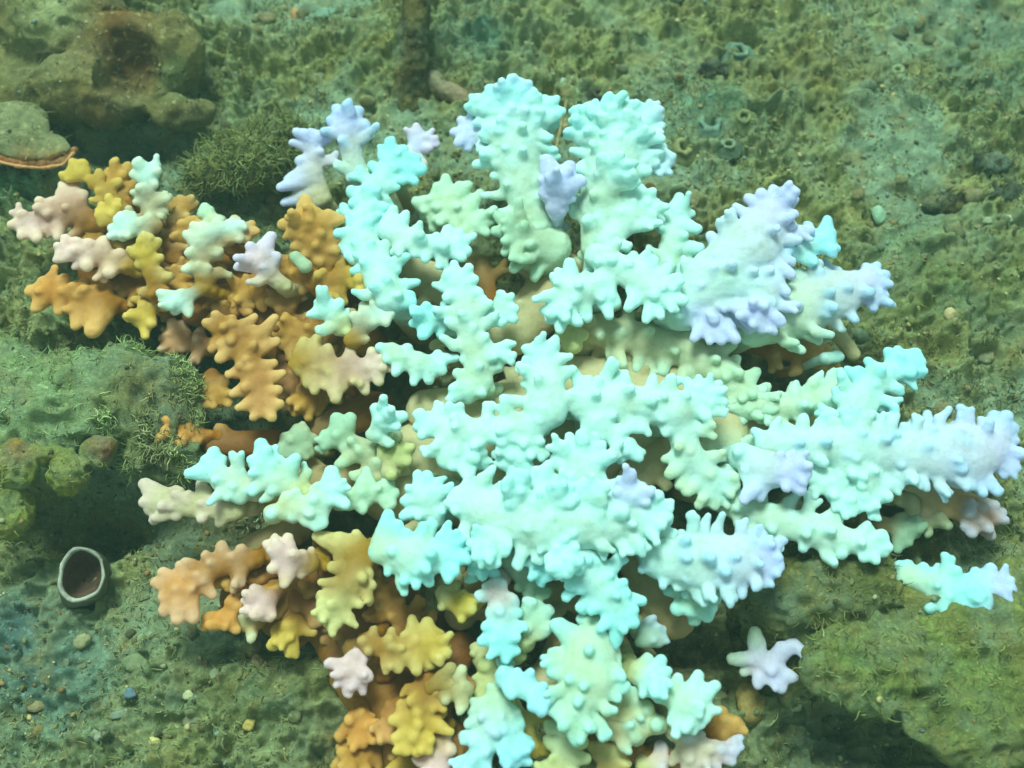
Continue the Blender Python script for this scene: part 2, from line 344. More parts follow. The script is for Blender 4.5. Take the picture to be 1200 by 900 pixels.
# ------------------------------------------------------------------ the coral
W_, CY, GN, LV, BL = alb(170, 243, 226), alb(146, 240, 230), alb(168, 228, 190), alb(178, 210, 246), alb(146, 208, 250)
PK, YL, GD, DG, OR, SA = alb(206, 200, 194), alb(182, 174, 44), alb(168, 134, 0), alb(122, 86, 0), alb(186, 136, 20), alb(180, 142, 68)
TN, OT, GR, YG = alb(178, 194, 142), alb(148, 146, 92), alb(138, 192, 154), alb(176, 204, 132)
COLS = dict(W=W_, C=CY, G=GN, L=LV, B=BL, P=PK, Y=YL, D=GD, E=DG, O=OR, S=SA, T=TN, U=OT, R=GR, Z=YG)
CENTER = (630, 530)
def pts(s): return [tuple(float(v) for v in q.split(',')) for q in s.split()]
NB = [0]; LAST = []; PEND = []
def branch(h, cols, spine, nubs='', parent=None, label=None, trunk=True, join=None, name='branch', hn=2.0, nr=6.4, top=1.0, vox=2.3, trunk_col=('T', 'U'), foot=None):
    """h: height or (h0, h1) along the spine; cols: three letters root, end, nub tips"""
    NB[0] += 1; rs = random.Random(NB[0])
    sp = pts(spine); nb = pts(nubs) if nubs else []
    h0, h1 = (h, h) if not isinstance(h, tuple) else h
    ca, cb, cn = COLS[cols[0]], COLS[cols[1]], COLS[cols[2]]
    if cols[0] in 'DEOSY':
        ca = ca*.45+COLS['E']*.55; cb = cb*.9+alb(222, 206, 150)*.1; cn = cn*.55+alb(232, 216, 140)*.45
    n = len(sp); L = [0.0]
    for a, b in zip(sp, sp[1:]): L.append(L[-1]+math.hypot(b[0]-a[0], b[1]-a[1]))
    tot = L[-1] or 1.0
    K = []
    for (x, y, r), l in zip(sp, L):
        t = l/tot; p = P(x, y, h0+(h1-h0)*t); s = scale_at(p)
        K.append((p, r*s*(.70+.15*min(1, max(0, (r-22)/16)) if top > .35 else .95), ca+(cb-ca)*(t**1.8 if cols[0] in 'DEOSY' or (cols[1] in 'LB' and cols[0] not in 'LB') else t), t, (x, y, r)))
    core = (lambda c_: c_*.55+COLS['E']*.45) if cols[0] in 'DEOSY' else (lambda c_: c_*.76+alb(206, 206, 146)*.21)  # white branches' tan core: own pigment, plus side shading put into the colour
    caps = []
    for a, b in zip(K, K[1:]): caps.append((a[0], b[0], a[1], b[1], core(a[2]), core(b[2])))
    if n == 1: caps.append((K[0][0], K[0][0]+np.array([0, 0, .5]), K[0][1], K[0][1], ca, cb))
    if trunk:
        x, y, r = sp[0]; dx, dy = CENTER[0]-x, CENTER[1]-y; dd = math.hypot(dx, dy)+1e-6; f = min(55, dd*.35)
        hg = min(8.0, h0-12)
        q = P(*(foot if foot else (x+dx/dd*f, y+dy/dd*f)), hg); mid = (K[0][0]*.55+q*.45)
        tr = K[0][1]
        caps.append((K[0][0], mid, tr*.86, tr*.72, ca, (ca+COLS[trunk_col[0]])/2)); caps.append((mid, q, tr*.72, tr*.85, COLS[trunk_col[0]], COLS[trunk_col[1]]))
    # side knobs end at the traced silhouette
    for q in nb:
        x, y = q[0], q[1]; best = None
        for i in range(max(1, n-1)):
            x0, y0, r0 = sp[i]; x1, y1, r1 = sp[min(i+1, n-1)]
            vx, vy = x1-x0, y1-y0; t = 0 if n == 1 else max(0, min(1, ((x-x0)*vx+(y-y0)*vy)/(vx*vx+vy*vy+1e-6)))
            cx, cy = x0+t*vx, y0+t*vy; d = math.hypot(x-cx, y-cy)-(r0+(r1-r0)*t)
            if best is None or d < best[0]: best = (d, cx, cy, r0+(r1-r0)*t, (L[i]+t*(L[min(i+1, n-1)]-L[i]))/tot)
        d, cx, cy, rr, tt = best; hsp = h0+(h1-h0)*tt
        R = q[2] if len(q) > 2 else nr*rs.uniform(.85, 1.2)
        dx, dy = x-cx, y-cy; dd = math.hypot(dx, dy)+1e-6
        ht = hsp+rs.uniform(-3, 7)+hn
        ex, ey = x-dx/dd*R*.85, y-dy/dd*R*.85
        inn = min(rr*.45, dd*.5)
        sx, sy = cx+dx/dd*inn, cy+dy/dd*inn
        a, b = P(sx, sy, hsp), P(ex, ey, ht); s = scale_at(b); cm = ca+(cb-ca)*tt
        caps.append((a, b, R*(1.3+.55*min(1.6, max(0, d)/R/2))*s, R*.95*s, cm, cn*.55+cm*.45 if cols[2] != cols[1] else cn))
    # finger-like knobs all round the upper half, closest set at the end
    if top:
        tips = np.array([c[1] for c in caps[-len(nb):]]) if nb else np.zeros((0, 3))
        def knob(p, r, nrm, cc, tipc, out):
            s = scale_at(p); R = rs.uniform(5.2, 7.4)*s; e = p+nrm*(r+out*s)
            if len(tips) and np.min(np.linalg.norm(tips-e, axis=1)) < 12*s: return
            caps.append((p+nrm*(r*.5), e, R*1.45, R*.9, cc, tipc))
        def lobe(p, r, nrm, fwd, cc, tipc, out):
            s = scale_at(p); R = rs.uniform(5.4, 7.2)*s; e = p+nrm*(r+out*.45*s)
            if len(tips) and np.min(np.linalg.norm(tips-(p+nrm*(r+out*s)), axis=1)) < 13*s: return
            caps.append((p+nrm*(r*.4), e, R*1.5, R*1.02, cc, cc*.85+tipc*.15))
            for q in range(rs.choice((1, 2, 2, 3))):
                d = nrm+fwd*rs.uniform(-.75, .95)+np.array([0, 0, rs.uniform(-.25, .6)]); d /= np.linalg.norm(d)
                caps.append((e, e+d*rs.uniform(.45, 1.0)*out*s, R*.95, rs.uniform(.62, .8)*R, cc*.7+tipc*.3, tipc))
        for i in range(max(1, n-1)):
            p0, r0, c0, t0, _ = K[i]; p1, r1, c1, t1, _ = K[min(i+1, n-1)]
            ln = np.linalg.norm(p1-p0); ax = (p1-p0)/(ln+1e-6) if ln > 1 else RIGHT
            side = np.cross(ax, [0, 0, 1]); side /= np.linalg.norm(side)+1e-6; upv = np.cross(side, ax)
            ns = max(1, int(round(ln/16*min(top, 1.2))))
            for q in range(ns):
                for th0 in (-1.45, 1.45):
                    if rs.random() > .92: continue
                    t = (q+rs.uniform(.1, .9))/ns; p = p0+(p1-p0)*t; r = r0+(r1-r0)*t; th = th0+rs.uniform(-.25, .25)
                    nrm = side*math.sin(th)+upv*math.cos(th)+ax*rs.uniform(.05, .75); nrm /= np.linalg.norm(nrm)
                    cc = c0+(c1-c0)*t; lobe(p, r, nrm, ax, core(cc), (cc*.4+cn*.6 if not (cols[2] in 'LB' and cols[0] not in 'LB') else cc*(1-.8*((i+t)/max(1, n-1))**1.8)+cn*.8*((i+t)/max(1, n-1))**1.8), rs.uniform(10, 23)*min(1, .5+r/40))
                for th0 in (-.8, 0, .8):
                    if rs.random() > .36: continue
                    t = (q+rs.random())/ns; p = p0+(p1-p0)*t; r = r0+(r1-r0)*t; th = th0+rs.uniform(-.35, .35)
                    nrm = side*math.sin(th)+upv*math.cos(th)+ax*rs.uniform(.2, 1.1); nrm /= np.linalg.norm(nrm)
                    cc = c0+(c1-c0)*t; knob(p, r, nrm, core(cc), cc*.4+cn*.6, rs.uniform(-1, 6))
        if n > 1 and top > .35:
            ax = (K[-1][0]-K[-2][0]); ax /= np.linalg.norm(ax)+1e-6; side = np.cross(ax, [0, 0, 1]); side /= np.linalg.norm(side)+1e-6; upv = np.cross(side, ax)
            for q in range(6):
                al = -1.35+2.7*(q+rs.uniform(.2, .8))/6; th = rs.uniform(-.15, .6)
                nrm = ax*math.cos(al)+side*math.sin(al)+upv*th; nrm /= np.linalg.norm(nrm)
                lobe(K[-1][0], K[-1][1], nrm, side, cb, cb*.4+cn*.6, rs.uniform(8, 15))
        if trunk and top > .5:
            for q in range(int(8*top)):
                t = rs.random()*.75; p = K[0][0]+(mid-K[0][0])*t*1.4; th = rs.uniform(-1.5, 1.5)
                nrm = np.array([math.sin(th), rs.uniform(-1, .3), .8*math.cos(th)+.2]); nrm /= np.linalg.norm(nrm)
                cc = ca+(COLS[trunk_col[0]]-ca)*t*.6; knob(p, K[0][1]*.78, nrm, cc, cc, rs.uniform(2, 6))
    if join is None: join = not trunk and not label and parent is None
    if join and PEND: PEND[-1][0].extend(caps); return
    flush()
    PEND.append([caps, name, parent or COLONY, label, vox, NB[0]])
def flush():
    while PEND:
        caps, name, par, lab, vox, sd = PEND.pop()
        o = capsule_mesh(name, caps, vox, 4.2, CORAL, par, amp=.8, nsc=9, seed=sd, flat=1.4)
        if lab: o['label'] = lab
        LAST[:] = [o]

COLONY = empty('coral_colony'); tag(COLONY, 'large half bleached branching coral with golden brown branches at its left and white branches elsewhere', 'coral')
b = branch
# base: tan trunks low between the branches
b(24, 'TTU', '470,560,60 560,540,85 680,500,92 800,480,72 880,520,52', name='base', trunk=False, top=.25, vox=4)
for sp, hh, cc in (('600,390,30 640,355,34 665,320,26', 46, 'TUT'), ('572,350,13 562,312,15', 40, 'DUD'), ('520,335,28 480,320,22', 44, 'TTT'), ('500,480,26 560,478,30 610,470,26', 52, 'TTT'),
                   ('600,545,30 560,555,28 500,545,24', 46, 'TTT'), ('770,500,24 762,540,26 745,560,22', 50, 'UTT'), ('850,500,28 848,535,32', 60, 'TGT'), ('740,640,26 765,690,28 790,725,26', 40, 'TUU'),
                   ('690,380,28 740,415,24', 52, 'TTT'), ('690,700,26 660,690,24 640,700,18', 40, 'UTT'), ('600,640,30 560,690,24 540,720,20', 42, 'UUU'), ('430,560,22 380,565,20 330,545,18', 34, 'UUU'),
                   ('440,480,24 380,500,20', 30, 'EUU'), ('320,520,18 250,520,16', 32, 'EEO'), ('470,700,26 420,740,26 400,770,20', 30, 'EEE'), ('300,640,18 350,620,18', 26, 'UUE'), ('540,760,22 520,800,20', 34, 'EEE'), ('660,760,24 640,800,20', 36, 'UTT')):
    b(hh, cc, sp, trunk=False, top=.34, vox=3.0, label='low tan limb between the white branches' if cc[0] != 'E' else 'deep golden brown limb low in the colony')
GB = 'golden brown branch'
b(16, 'EDE', '130,315,40 220,325,52 320,370,55 395,430,42', name='base', trunk=False, top=.3, vox=3.4, label='deep golden brown tissue at the foot of the left branches')
b(14, 'EDE', '290,700,34 390,700,48 440,790,50 480,870,44', name='base', trunk=False, top=.3, vox=3.4, label='deep golden brown tissue at the foot of the lower left branches')
for sp, hh in (('175,315,16 140,300,15 110,285,14', 44), ('230,370,18 200,330,16 190,300,14', 44), ('300,390,18 260,360,17 240,330,15', 40), ('420,385,18 380,395,18 345,390,16', 46), ('330,330,16 290,345,15', 48), ('400,455,16 360,470,15', 36),
               ('390,690,18 330,690,18 300,700,15', 38), ('300,655,15 270,672,13', 44), ('450,790,20 430,770,18', 40), ('500,760,18 450,700,20 430,680,18', 44), ('440,870,20 420,890,20', 28), ('560,860,18 540,870,18 520,895,18', 34), ('240,300,14 225,280,12', 46)):
    b((hh, hh+8), 'EDD', sp, label='deep golden brown branch low in the colony', trunk_col='EE')
# --- golden cluster, upper left
b((62, 72), 'DPP', '112,262,20 85,250,20 55,252,18 32,262,15', '8,263 22,246 44,230 24,281 46,285 68,283 60,230 74,212 86,206 100,222', label='golden branch fading to a pale pink tip', trunk_col='ED')
b((84, 80), 'YYY', '165,268,11 148,248,11 120,222,10 96,203,8', '88,198,8', label='straw yellow branch', trunk_col='ED', top=.4)
b(72, 'DDY', '142,238,13 138,212,13', '124,197 148,201 152,225', label=GB, trunk_col='EE')
b((76, 92), 'YWW', '160,276,12 174,252,12 172,222,10 176,203,7', '152,203 176,192 186,217 197,247 156,237 189,198', label='pale branch over golden ones', trunk_col='DD')
b(96, 'YWW', '185,266,8 152,266,10', '146,262', label='pale crest', trunk=False)
b((78, 84), 'YYY', '158,294,10 140,272,9 131,253,7', '128,246', label='straw yellow branch', trunk_col='ED', top=.5)
b((86, 94), 'YPP', '152,312,12 118,302,15 90,296,13', '72,294 88,277 105,279 122,276 142,291 126,326,9 100,318', label='branch with pinkish white crest', trunk_col='ED', nr=8)
b((76, 92), 'DYZ', '186,346,14 178,318,15 170,297,10', '165,286 192,300 203,322 158,312', label='straw yellow branch', trunk_col='EE')
b(58, 'DDT', '198,300,12 208,262,12 213,244,9', '223,255 211,228 196,255', label=GB, trunk_col='EE')
b((66, 74), 'DOO', '128,355,16 90,346,19 58,342,15', '29,340 47,325 38,366 69,370 88,387 107,396,11 121,378 75,321 100,325', label='orange brown branch with pale tips', trunk_col='EE', nr=8)
b(56, 'EDD', '130,325,16 170,345,18 205,338,16', '140,351 112,318', label=GB, trunk_col='EE')
b((60, 66), 'DYY', '190,345,13 172,372,12', '157,381 180,384', label=GB, trunk_col='EE')
b((82, 100), 'YWW', '240,335,15 236,302,15 252,275,12 272,267,9', '222,261 236,262 252,255 266,257 281,255 212,316 214,272 217,293 283,284', label='pale branch with golden sides', trunk_col='DE')
b(92, 'DDO', '262,285,9 285,272,9', '299,260 292,285', label=GB, trunk_col='EE', join=True)
b((84, 90), 'YWW', '236,338,12 210,354,11', '199,359 209,339 203,369', label='pale branch tip', trunk_col='DE', top=.5, join=True)
b(66, 'TGG', '258,266,9 243,250,9', '238,238 233,252 262,255', label='small pale branch', trunk_col='EE', top=.3)
b((92, 108), 'TPL', '328,332,13 310,316,15 300,308,12', '273,314 290,296 311,289 321,272 328,296', label='lavender tipped branch among golden ones', trunk_col='DE')
b((92, 112), 'DDD', '378,318,18 368,285,21 364,266,17', '356,227 372,243 390,247 325,262 338,248 350,238 409,277 405,256 396,250 412,296 340,290 398,291 380,304 352,300', label='golden olive star shaped branch', trunk_col='EE', top=1.4)
b((90, 98), 'DYY', '368,332,15 400,326,14 430,334,10', '429,299 443,316 453,340 446,349 415,308 420,345', label='straw yellow branch', trunk_col='EE')
b(112, 'RRR', '346,301,7 358,312,9', label='small grey green knob', trunk_col='DE', top=0)
b((50, 74), 'EDD', '330,385,16 340,350,17 345,318,14', '310,352 322,360 360,340', label=GB, trunk_col='EE')
b((52, 60), 'EDO', '280,350,18 300,345,15', '262,345 275,372 305,335 322,345', label=GB, trunk_col='EE')
b((94, 104), 'ZWW', '402,384,11 380,364,13', '358,370 369,351 385,346 402,351 411,362', label='white crested branch', trunk_col='DD')
b((88, 96), 'DTT', '400,380,9 412,368,8', label=GB, trunk=False, top=0)
b((96, 108), 'YWW', '412,398,13 434,376,14 448,368,10', '411,366 424,353 436,349 452,360 463,368 455,382', label='white crested branch', trunk_col='DD')
b((74, 82), 'DSS', '262,385,15 288,415,20 300,450,21 308,474,16', '237,377 250,364 275,370 255,408 253,424 263,441 269,463 275,479 294,493 322,494 333,474 331,455 335,436 326,424 329,398 325,368 302,368 315,405', label='salmon brown branch', trunk_col='EE', top=1.3)
b((84, 90), 'YPZ', '352,428,15 385,432,18 418,432,17 438,428,13', '357,394 372,391 384,402 350,440 368,463 380,457 393,473 360,455 430,463 446,452 454,432 451,416 435,407 410,404', label='straw yellow branch with a pink heart', trunk_col='EE', top=1.3)
b((40, 44), 'EEE', '335,405,18 340,455,16', label='deep golden brown limb low in the colony', trunk=False, top=.6)
b(38, 'EDD', '248,440,13 250,458,15', label='round golden knob', trunk=False, top=.5)
b((30, 34), 'SSP', '250,408,16 205,400,14', '186,395 195,388 220,385', label='salmon brown branch', trunk_col='EE', foot=(270, 400))
b((40, 52), 'OOO', '240,512,10 212,508,11', '198,499 208,526,9 225,500', label='small orange brown knob', trunk_col='EE')
# --- upper white fans
b((70, 96), 'GLB', '430,225,17 414,188,17 408,152,21', '383,138,8 391,122,7 407,119,8 422,124,8 434,144,8', top=.5)
b((66, 88), 'TLL', '378,232,15 368,200,14 370,166,13', '362,151,8 380,155,8 346,188 334,212 324,221 329,239 350,244', top=.5, label='lavender branch beside the golden star')
b((112, 88), 'WCC', '455,350,26 438,305,27 420,270,20 436,225,20 462,192,15', '408,235 402,256 406,276 432,190 487,346 488,356 470,314 477,331 500,200,9 490,216 410,320', label='broad white branch')
b((72, 70), 'GLP', '455,195,14 492,170,12', '465,172 485,159 504,157 507,176')
b((112, 114), 'WWW', '455,270,18 488,286,21 530,290,15', '526,263 541,267 553,296 545,306 498,309 485,303 515,303 478,246 462,240', join=True)
b((80, 86), 'GGG', '500,240,18 525,240,20 556,262,16', '522,203 540,212 552,213 565,222 568,246 574,276 512,213')
b((92, 120), 'GWW', '628,262,28 612,215,32 603,172,36 606,140,26', '582,97 600,95 619,99 631,110 639,128 636,142 645,160 640,174 570,117 562,124 553,194 574,207 588,222', label='broad white fan at the top of the colony')
b((114, 126), 'WWC', '606,185,26 582,150,20 572,128,12', '', join=True)
b((116, 128), 'WWC', '608,170,26 630,135,18', '', join=True)
b((126, 136), 'WCL', '602,150,24 602,118,17', '', join=True)
b((112, 110), 'WLL', '592,165,20 552,155,16', '553,129 537,137 527,155 532,171 547,178', trunk=False, parent=None, join=True)
b((112, 132), 'LLL', '652,246,17 655,220,17', '637,181,9 670,189,9 687,210,9 675,233 656,243,9 630,208', label='lavender star between the two white fans', trunk_col='GT')
b((92, 122), 'GWW', '705,290,31 707,240,34 718,200,38 722,172,36', '671,154 679,140 690,131 703,122 717,119 730,115 743,117 755,125 766,138 774,161 777,184 764,201 746,213 666,176 672,197 680,216', label='round white fan at the top of the colony')
b((112, 126), 'WWC', '714,195,28 692,150,20', '', join=True)
b((122, 134), 'WWC', '720,180,28 718,138,20', '', join=True)
b((118, 128), 'WWL', '724,180,28 752,146,20', '', join=True)
b((106, 112), 'WWL', '722,198,26 762,182,17', '', join=True)
b((120, 136), 'GWW', '708,230,20 722,205,18', '', join=True)
b((110, 114), 'WWW', '712,285,20 735,255,22 755,244,14', '761,231 774,235 740,268', join=True)
b(60, 'TSS', '742,234,8 762,220,7', label='small tan knob', top=0)
b((88, 100), 'GWW', '778,338,18 786,292,20 795,252,13', '796,225 783,240 815,250 823,270 826,290 772,266', )
b((82, 104), 'GRG', '640,290,36 610,275,22', '577,248 575,270 588,300 600,320 625,330', label='grey green hollow flank of a fan')
b((118, 122), 'WWW', '705,335,24 670,345,28 660,360,22', '632,365 640,345,8 645,320 667,302 685,318 640,378 725,360,8 715,375 690,378 655,392')
b((120, 122), 'WWW', '700,300,22 745,325,26 770,345,26', '760,292 770,300 785,310 733,365 755,380 775,375 745,295 735,345', join=True)
b((90, 94), 'TZZ', '672,382,10 672,400,10', '650,393,8 690,393,8 670,414,8', label='small tan three lobed branch', top=0)
b((98, 128), 'WLL', '800,362,34 840,325,41 880,290,42 906,252,29', '858,240 873,229 889,221 906,216 920,219 935,230 936,250 934,266 845,254 829,272 933,308 932,325 925,346 908,372 885,388', label='lavender white fan on the right')
b((112, 116), 'WLL', '858,330,34 898,330,28 890,362,26', '', join=True)
b((110, 112), 'CCB', '905,302,18 945,286,17 965,286,13', '948,259 971,253 979,270 985,292 958,299 930,285', join=True)
b((100, 104), 'GLL', '855,350,28 830,372,22', '805,377 810,401 832,405 848,404 866,402 880,390 896,384', join=True)
b((84, 96), 'GLB', '885,385,30 930,365,40 980,345,36 1014,331,23', '952,321 966,313 981,312 998,317 1015,307 1030,307 1043,320 1047,333 1036,347 1026,366 1005,379', label='pale branch with a lavender blue tip')
b((40, 36), 'DDT', '865,402,13 910,412,14 955,418,12', '985,432 940,425', label='golden limb beneath the white fans', trunk=False, top=.4)
b(40, 'TTT', '985,395,10 1000,415,9', label='tan knob', trunk=False, top=0)
b(58, 'WCW', '968,420,8 982,418,8', label='small white knob', trunk_col='TD', top=0)
# --- right side
b((70, 72), 'TGG', '690,385,26 750,398,28 808,412,28 850,440,27 880,472,22', '714,423 745,438 775,441 765,385 780,390 866,416 903,449 890,432 850,418 740,375', label='pale green branch running right')
b((74, 84), 'GGW', '875,478,22 930,478,20 985,462,22', '915,458 930,455 945,449 962,444 985,430 900,500 940,497')
b((114, 90), 'WLB', '905,522,26 985,522,31 1060,532,34 1125,534,46 1158,524,34', '1032,497 1047,502 1060,494 1087,480 1102,490 1126,483 1148,487 1167,481,9 1183,482,9 1193,498,9 1195,515 1190,528 1183,546 1179,561 1174,580 1155,582 912,503 922,496 936,499 963,494 880,503', label='long white branch ending in a lavender blue fan at the right edge')
b((108, 96), 'WCC', '1000,520,30 1002,475,26 1032,442,22 1060,426,15', '990,430 1002,430 1014,419 1038,407 1050,406 1078,410,9 1085,424,9 1071,443,9 1055,444', label='white branch forking up to the right', join=True)
b((70, 70), 'GTT', '1010,475,18 1035,475,12', '1043,459 1054,471 1053,487 1040,488', trunk=False)
b((106, 100), 'WWW', '985,538,22 1018,560,24 1018,578,20', '1047,583 1040,573 1018,601 1003,593 1030,596', join=True)
b((100, 100), 'WWW', '958,548,8 968,572,11 992,586,12', '952,545 975,586', join=True)
b((46, 50), 'TSB', '1075,572,15 1112,592,20 1142,604,20', '1171,589 1183,610 1165,632 1138,631 1128,622 1180,600', label='peach coloured lower branch with blue tips')
b(44, 'TTR', '1060,585,10 1092,608,10', '1100,616 1070,582', label='tan knob')
b((108, 122), 'WLL', '870,535,24 900,550,30 918,552,24', '943,560,8 943,579,8 932,528 906,518 893,525 922,577 890,588 868,590', label='lavender branch above the dark gap on the right')
b((92, 96), 'GWW', '850,590,20 905,608,24 965,626,26 1018,640,18', '1047,641 1041,650 1029,661 1010,659 958,602 930,598 905,590 985,655 940,648', label='pale branch resting on the algae boulder')
b(44, 'URR', '1035,615,12 1060,622,15', '1073,614 1079,625 1066,641 1050,649', label='dull olive branch tip')
b((108, 124), 'WLB', '775,652,34 820,660,40 866,658,36 896,655,19', '800,620 818,615 845,624 880,626 900,640 917,653,8 900,668 870,703 844,687 857,694 748,670 776,691', label='white branch with a bright lavender blue end')
b((86, 84), 'GGC', '812,672,26 812,702,20', '787,717,9 808,722,9 833,728,9 841,714 776,692', trunk=False)
b((110, 118), 'GWW', '720,625,26 755,618,22 772,606,14', '772,588 789,604 787,614 760,590')
b((128, 130), 'WWW', '690,472,32 740,472,28 790,482,30 822,466,20', '670,430 690,439 708,438 732,437 766,438 788,438 803,442 815,449 841,462 838,475 822,487 830,494,8', label='white branch at the middle of the colony')
b((126, 104), 'WWZ', '795,495,24 808,535,24 835,565,24', '828,494 775,540 780,560 800,580 820,590 838,530', join=True)
b((130, 126), 'WWW', '700,495,26 718,510,16 732,522,11', '734,535 745,516 738,502 695,520 675,515', join=True)
b((130, 134), 'WWW', '640,480,32 640,448,28 638,418,17', '612,422 630,403,9 641,399,9 653,404,9 656,424 675,430 610,450 618,500', label='white branch at the middle of the colony', join=True)
b((128, 120), 'WWW', '630,495,24 580,505,22 530,506,24 508,500,15', '500,482 484,500,8 490,513 505,527 515,489 545,486 570,486 590,482 600,521 590,525', join=True)
b((122, 118), 'WWW', '525,512,20 526,533,19 548,537,12', '515,546 533,552 563,536,9 550,548', trunk=False)
b((126, 120), 'WWW', '622,505,20 608,535,14', '604,548 592,535 628,536 638,520', join=True)
b((100, 120), 'GWW', '562,448,22 556,410,22 546,368,23 538,335,18', '530,305 552,309 561,325 566,341 524,331 525,457 522,471 545,473 566,466 574,446 538,422 533,404 518,350', label='upright white column left of the middle')
b((104, 108), 'WWW', '562,378,14 588,362,16', '586,339 602,344 608,362 606,378 591,383 580,383', trunk=False)
b((106, 108), 'WWW', '565,418,12 584,412,12', '590,401 597,415 592,426', trunk=False, top=.4)
b((90, 110), 'WCC', '532,380,16 502,375,18', '484,362 499,353 511,358 479,380 494,399 515,397', join=True)
b(76, 'TTT', '510,405,7 522,399,8', label='small tan knob', top=0)
b((96, 96), 'GWW', '462,414,14 490,426,20 508,428,15', '440,405 449,425 462,441 484,453 502,451 523,438 521,425 515,410 480,402', label='white star shaped branch beside the straw yellow one')
# --- middle and lower white
b((124, 132), 'WWW', '545,588,28 590,605,38 640,612,46 700,605,44 748,605,32', '546,560 556,557 574,558 586,566 600,570 520,590 530,602 766,570 775,585', label='broad white crown at the middle of the colony')
b((126, 134), 'WWW', '680,590,36 684,545,32', '676,516 690,523 708,520,8 717,540 712,560 655,560', join=True)
b((122, 130), 'WWW', '625,605,32 630,572,22', '612,558 628,546 646,540 652,556 605,575', join=True)
b((136, 150), 'WWC', '620,592,18 604,572,12', '', join=True)
b((138, 150), 'WWW', '668,602,18 692,582,13', '', join=True)
b((132, 140), 'WWC', '592,622,17 572,642,12', '', join=True)
b((134, 142), 'WWC', '652,632,18 662,658,12', '', join=True)
b((140, 150), 'WWC', '640,612,18 655,588,12', '', join=True)
b((136, 148), 'CLL', '728,598,22 736,578,20', '725,558 742,553 758,568 762,590 745,605 718,575', label='lavender knob on the white crown', trunk=False, join=True)
b((116, 104), 'WCC', '572,625,24 565,655,20', '549,673 565,681 585,677 545,655', join=True)
b((118, 112), 'WCC', '622,640,18 634,660,12', '634,673,8 647,662', trunk=False)
b((84, 84), 'GRR', '600,655,22 620,680,20', '603,692 630,692 641,680')
b((118, 112), 'WCC', '668,640,28 700,680,28 724,718,25', '726,663 735,680 739,692 749,714,9 749,733,9 733,743 674,694,8 688,718 700,740')
b((92, 104), 'GGC', '715,730,26 692,765,36 690,795,40 674,835,25', '646,728,9 641,764 640,788,8 655,725 713,777,8 722,785 739,807,9 728,822 697,835 680,838 655,856 650,843 660,815', label='pale lower branch of the colony')
b((72, 66), 'GZZ', '668,845,14 662,875,16 650,905,14', '689,871,9 642,888')
b((100, 112), 'CCB', '592,795,16 615,806,18 630,820,14', '588,783 608,783 624,783 641,800 646,822 637,839 619,832', label='bright blue tipped branch at the bottom')
b((62, 70), 'TZZ', '582,740,15 580,780,16 578,815,15', '560,778,11 618,768,9 570,816 600,770', label='straw coloured stem')
b((80, 78), 'GCL', '582,818,18 576,850,21 562,890,20', '562,832 549,868 544,888 575,905', label='pale blue white branch at the bottom edge')
b((80, 80), 'CCB', '586,845,14 602,876,13', '605,892,9', trunk=False)
b((56, 50), 'ZYY', '602,825,9 618,860,11 626,880,9', label='straw yellow branch', top=.3)
b((104, 100), 'PCC', '582,690,15 586,742,20', '565,686 588,678 563,735 574,756 596,757 611,749 613,718 568,718', label='cyan white branch with a pinkish root')
b((82, 90), 'ZGW', '615,755,11 626,725,13', '630,702,8 649,712,8 640,728 612,735')
b((78, 84), 'TYZ', '520,698,13 540,712,14', '546,691 571,700,7 541,731 522,685 515,715', label='straw yellow branch')
b((78, 82), 'DYZ', '430,758,14 468,762,17 505,757,15', '422,745 438,733 460,734 473,740 482,720 500,723 519,740 500,772 466,789 489,792 455,775', label='straw yellow crest at the bottom', trunk_col='EE', top=1.3)
b(76, 'PPP', '414,776,17 413,784,17', label='round pinkish white knob', trunk_col='EE', top=.8)
b((70, 74), 'DYY', '500,800,20 492,840,22 490,858,18', '480,870,9 458,867,8 532,860 455,845', label='golden yellow branch at the bottom', trunk_col='EE', top=1.2)
b((78, 88), 'YZZ', '505,806,10 528,784,9', label='straw yellow finger', trunk=False, top=.2)
b((78, 86), 'YZW', '518,814,10 546,808,11', '524,826', label='straw yellow finger', trunk=False, top=.2)
b((62, 66), 'YPP', '512,862,18 512,900,20', '535,878,10 530,862 500,885', label='pinkish straw branch at the bottom edge', trunk_col='EE')
b(52, 'SSS', '462,835,16 460,848,14', label='salmon knob', trunk_col='EE')
b(44, 'DYY', '480,872,10 476,895,10', label='straw yellow finger', trunk_col='EE', top=.2)
b(46, 'DOO', '420,842,17 424,850,17', '404,846 414,860 436,851 426,832 440,838', label='knobbly orange tan branch end', trunk_col='EE', top=2)
# --- golden and white, lower left
b((86, 92), 'YZZ', '425,650,22 410,688,22 396,715,16', '366,626,8 391,626,8 416,621 382,736 396,733 426,711 441,688 438,674 385,700', label='straw yellow branch', trunk_col='EE', top=1.2)
b((92, 100), 'YPP', '362,662,17 336,656,20', '320,626 308,634 338,624 314,669 332,690 352,678 366,640', label='pinkish white star shaped branch', trunk_col='DE')
b((66, 74), 'DOP', '300,655,15 250,665,19 214,690,17', '258,634,8 281,638,8 207,658 176,681 186,667 186,702 189,722,9 207,733,9 229,731,8 251,702 238,645', label='orange brown branch with whitish tips', trunk_col='EE')
b((48, 54), 'EOO', '312,672,13 282,698,14 266,724,14', '262,739 280,742 250,722', label='orange brown branch', trunk_col='EE')
b(66, 'DPP', '318,700,12 310,706,15', label='round pinkish knob', trunk_col='EE', top=.5)
b(48, 'YZW', '302,728,9 290,732,10', label='pale knob', trunk_col='EE', top=.2)
b(46, 'EYY', '345,728,13 340,740,12', '340,752', label='straw yellow knob', trunk_col='EE', top=.5)
b(40, 'EEE', '345,700,22 365,715,20', label='deep golden brown limb low in the colony', trunk=False, top=.8)
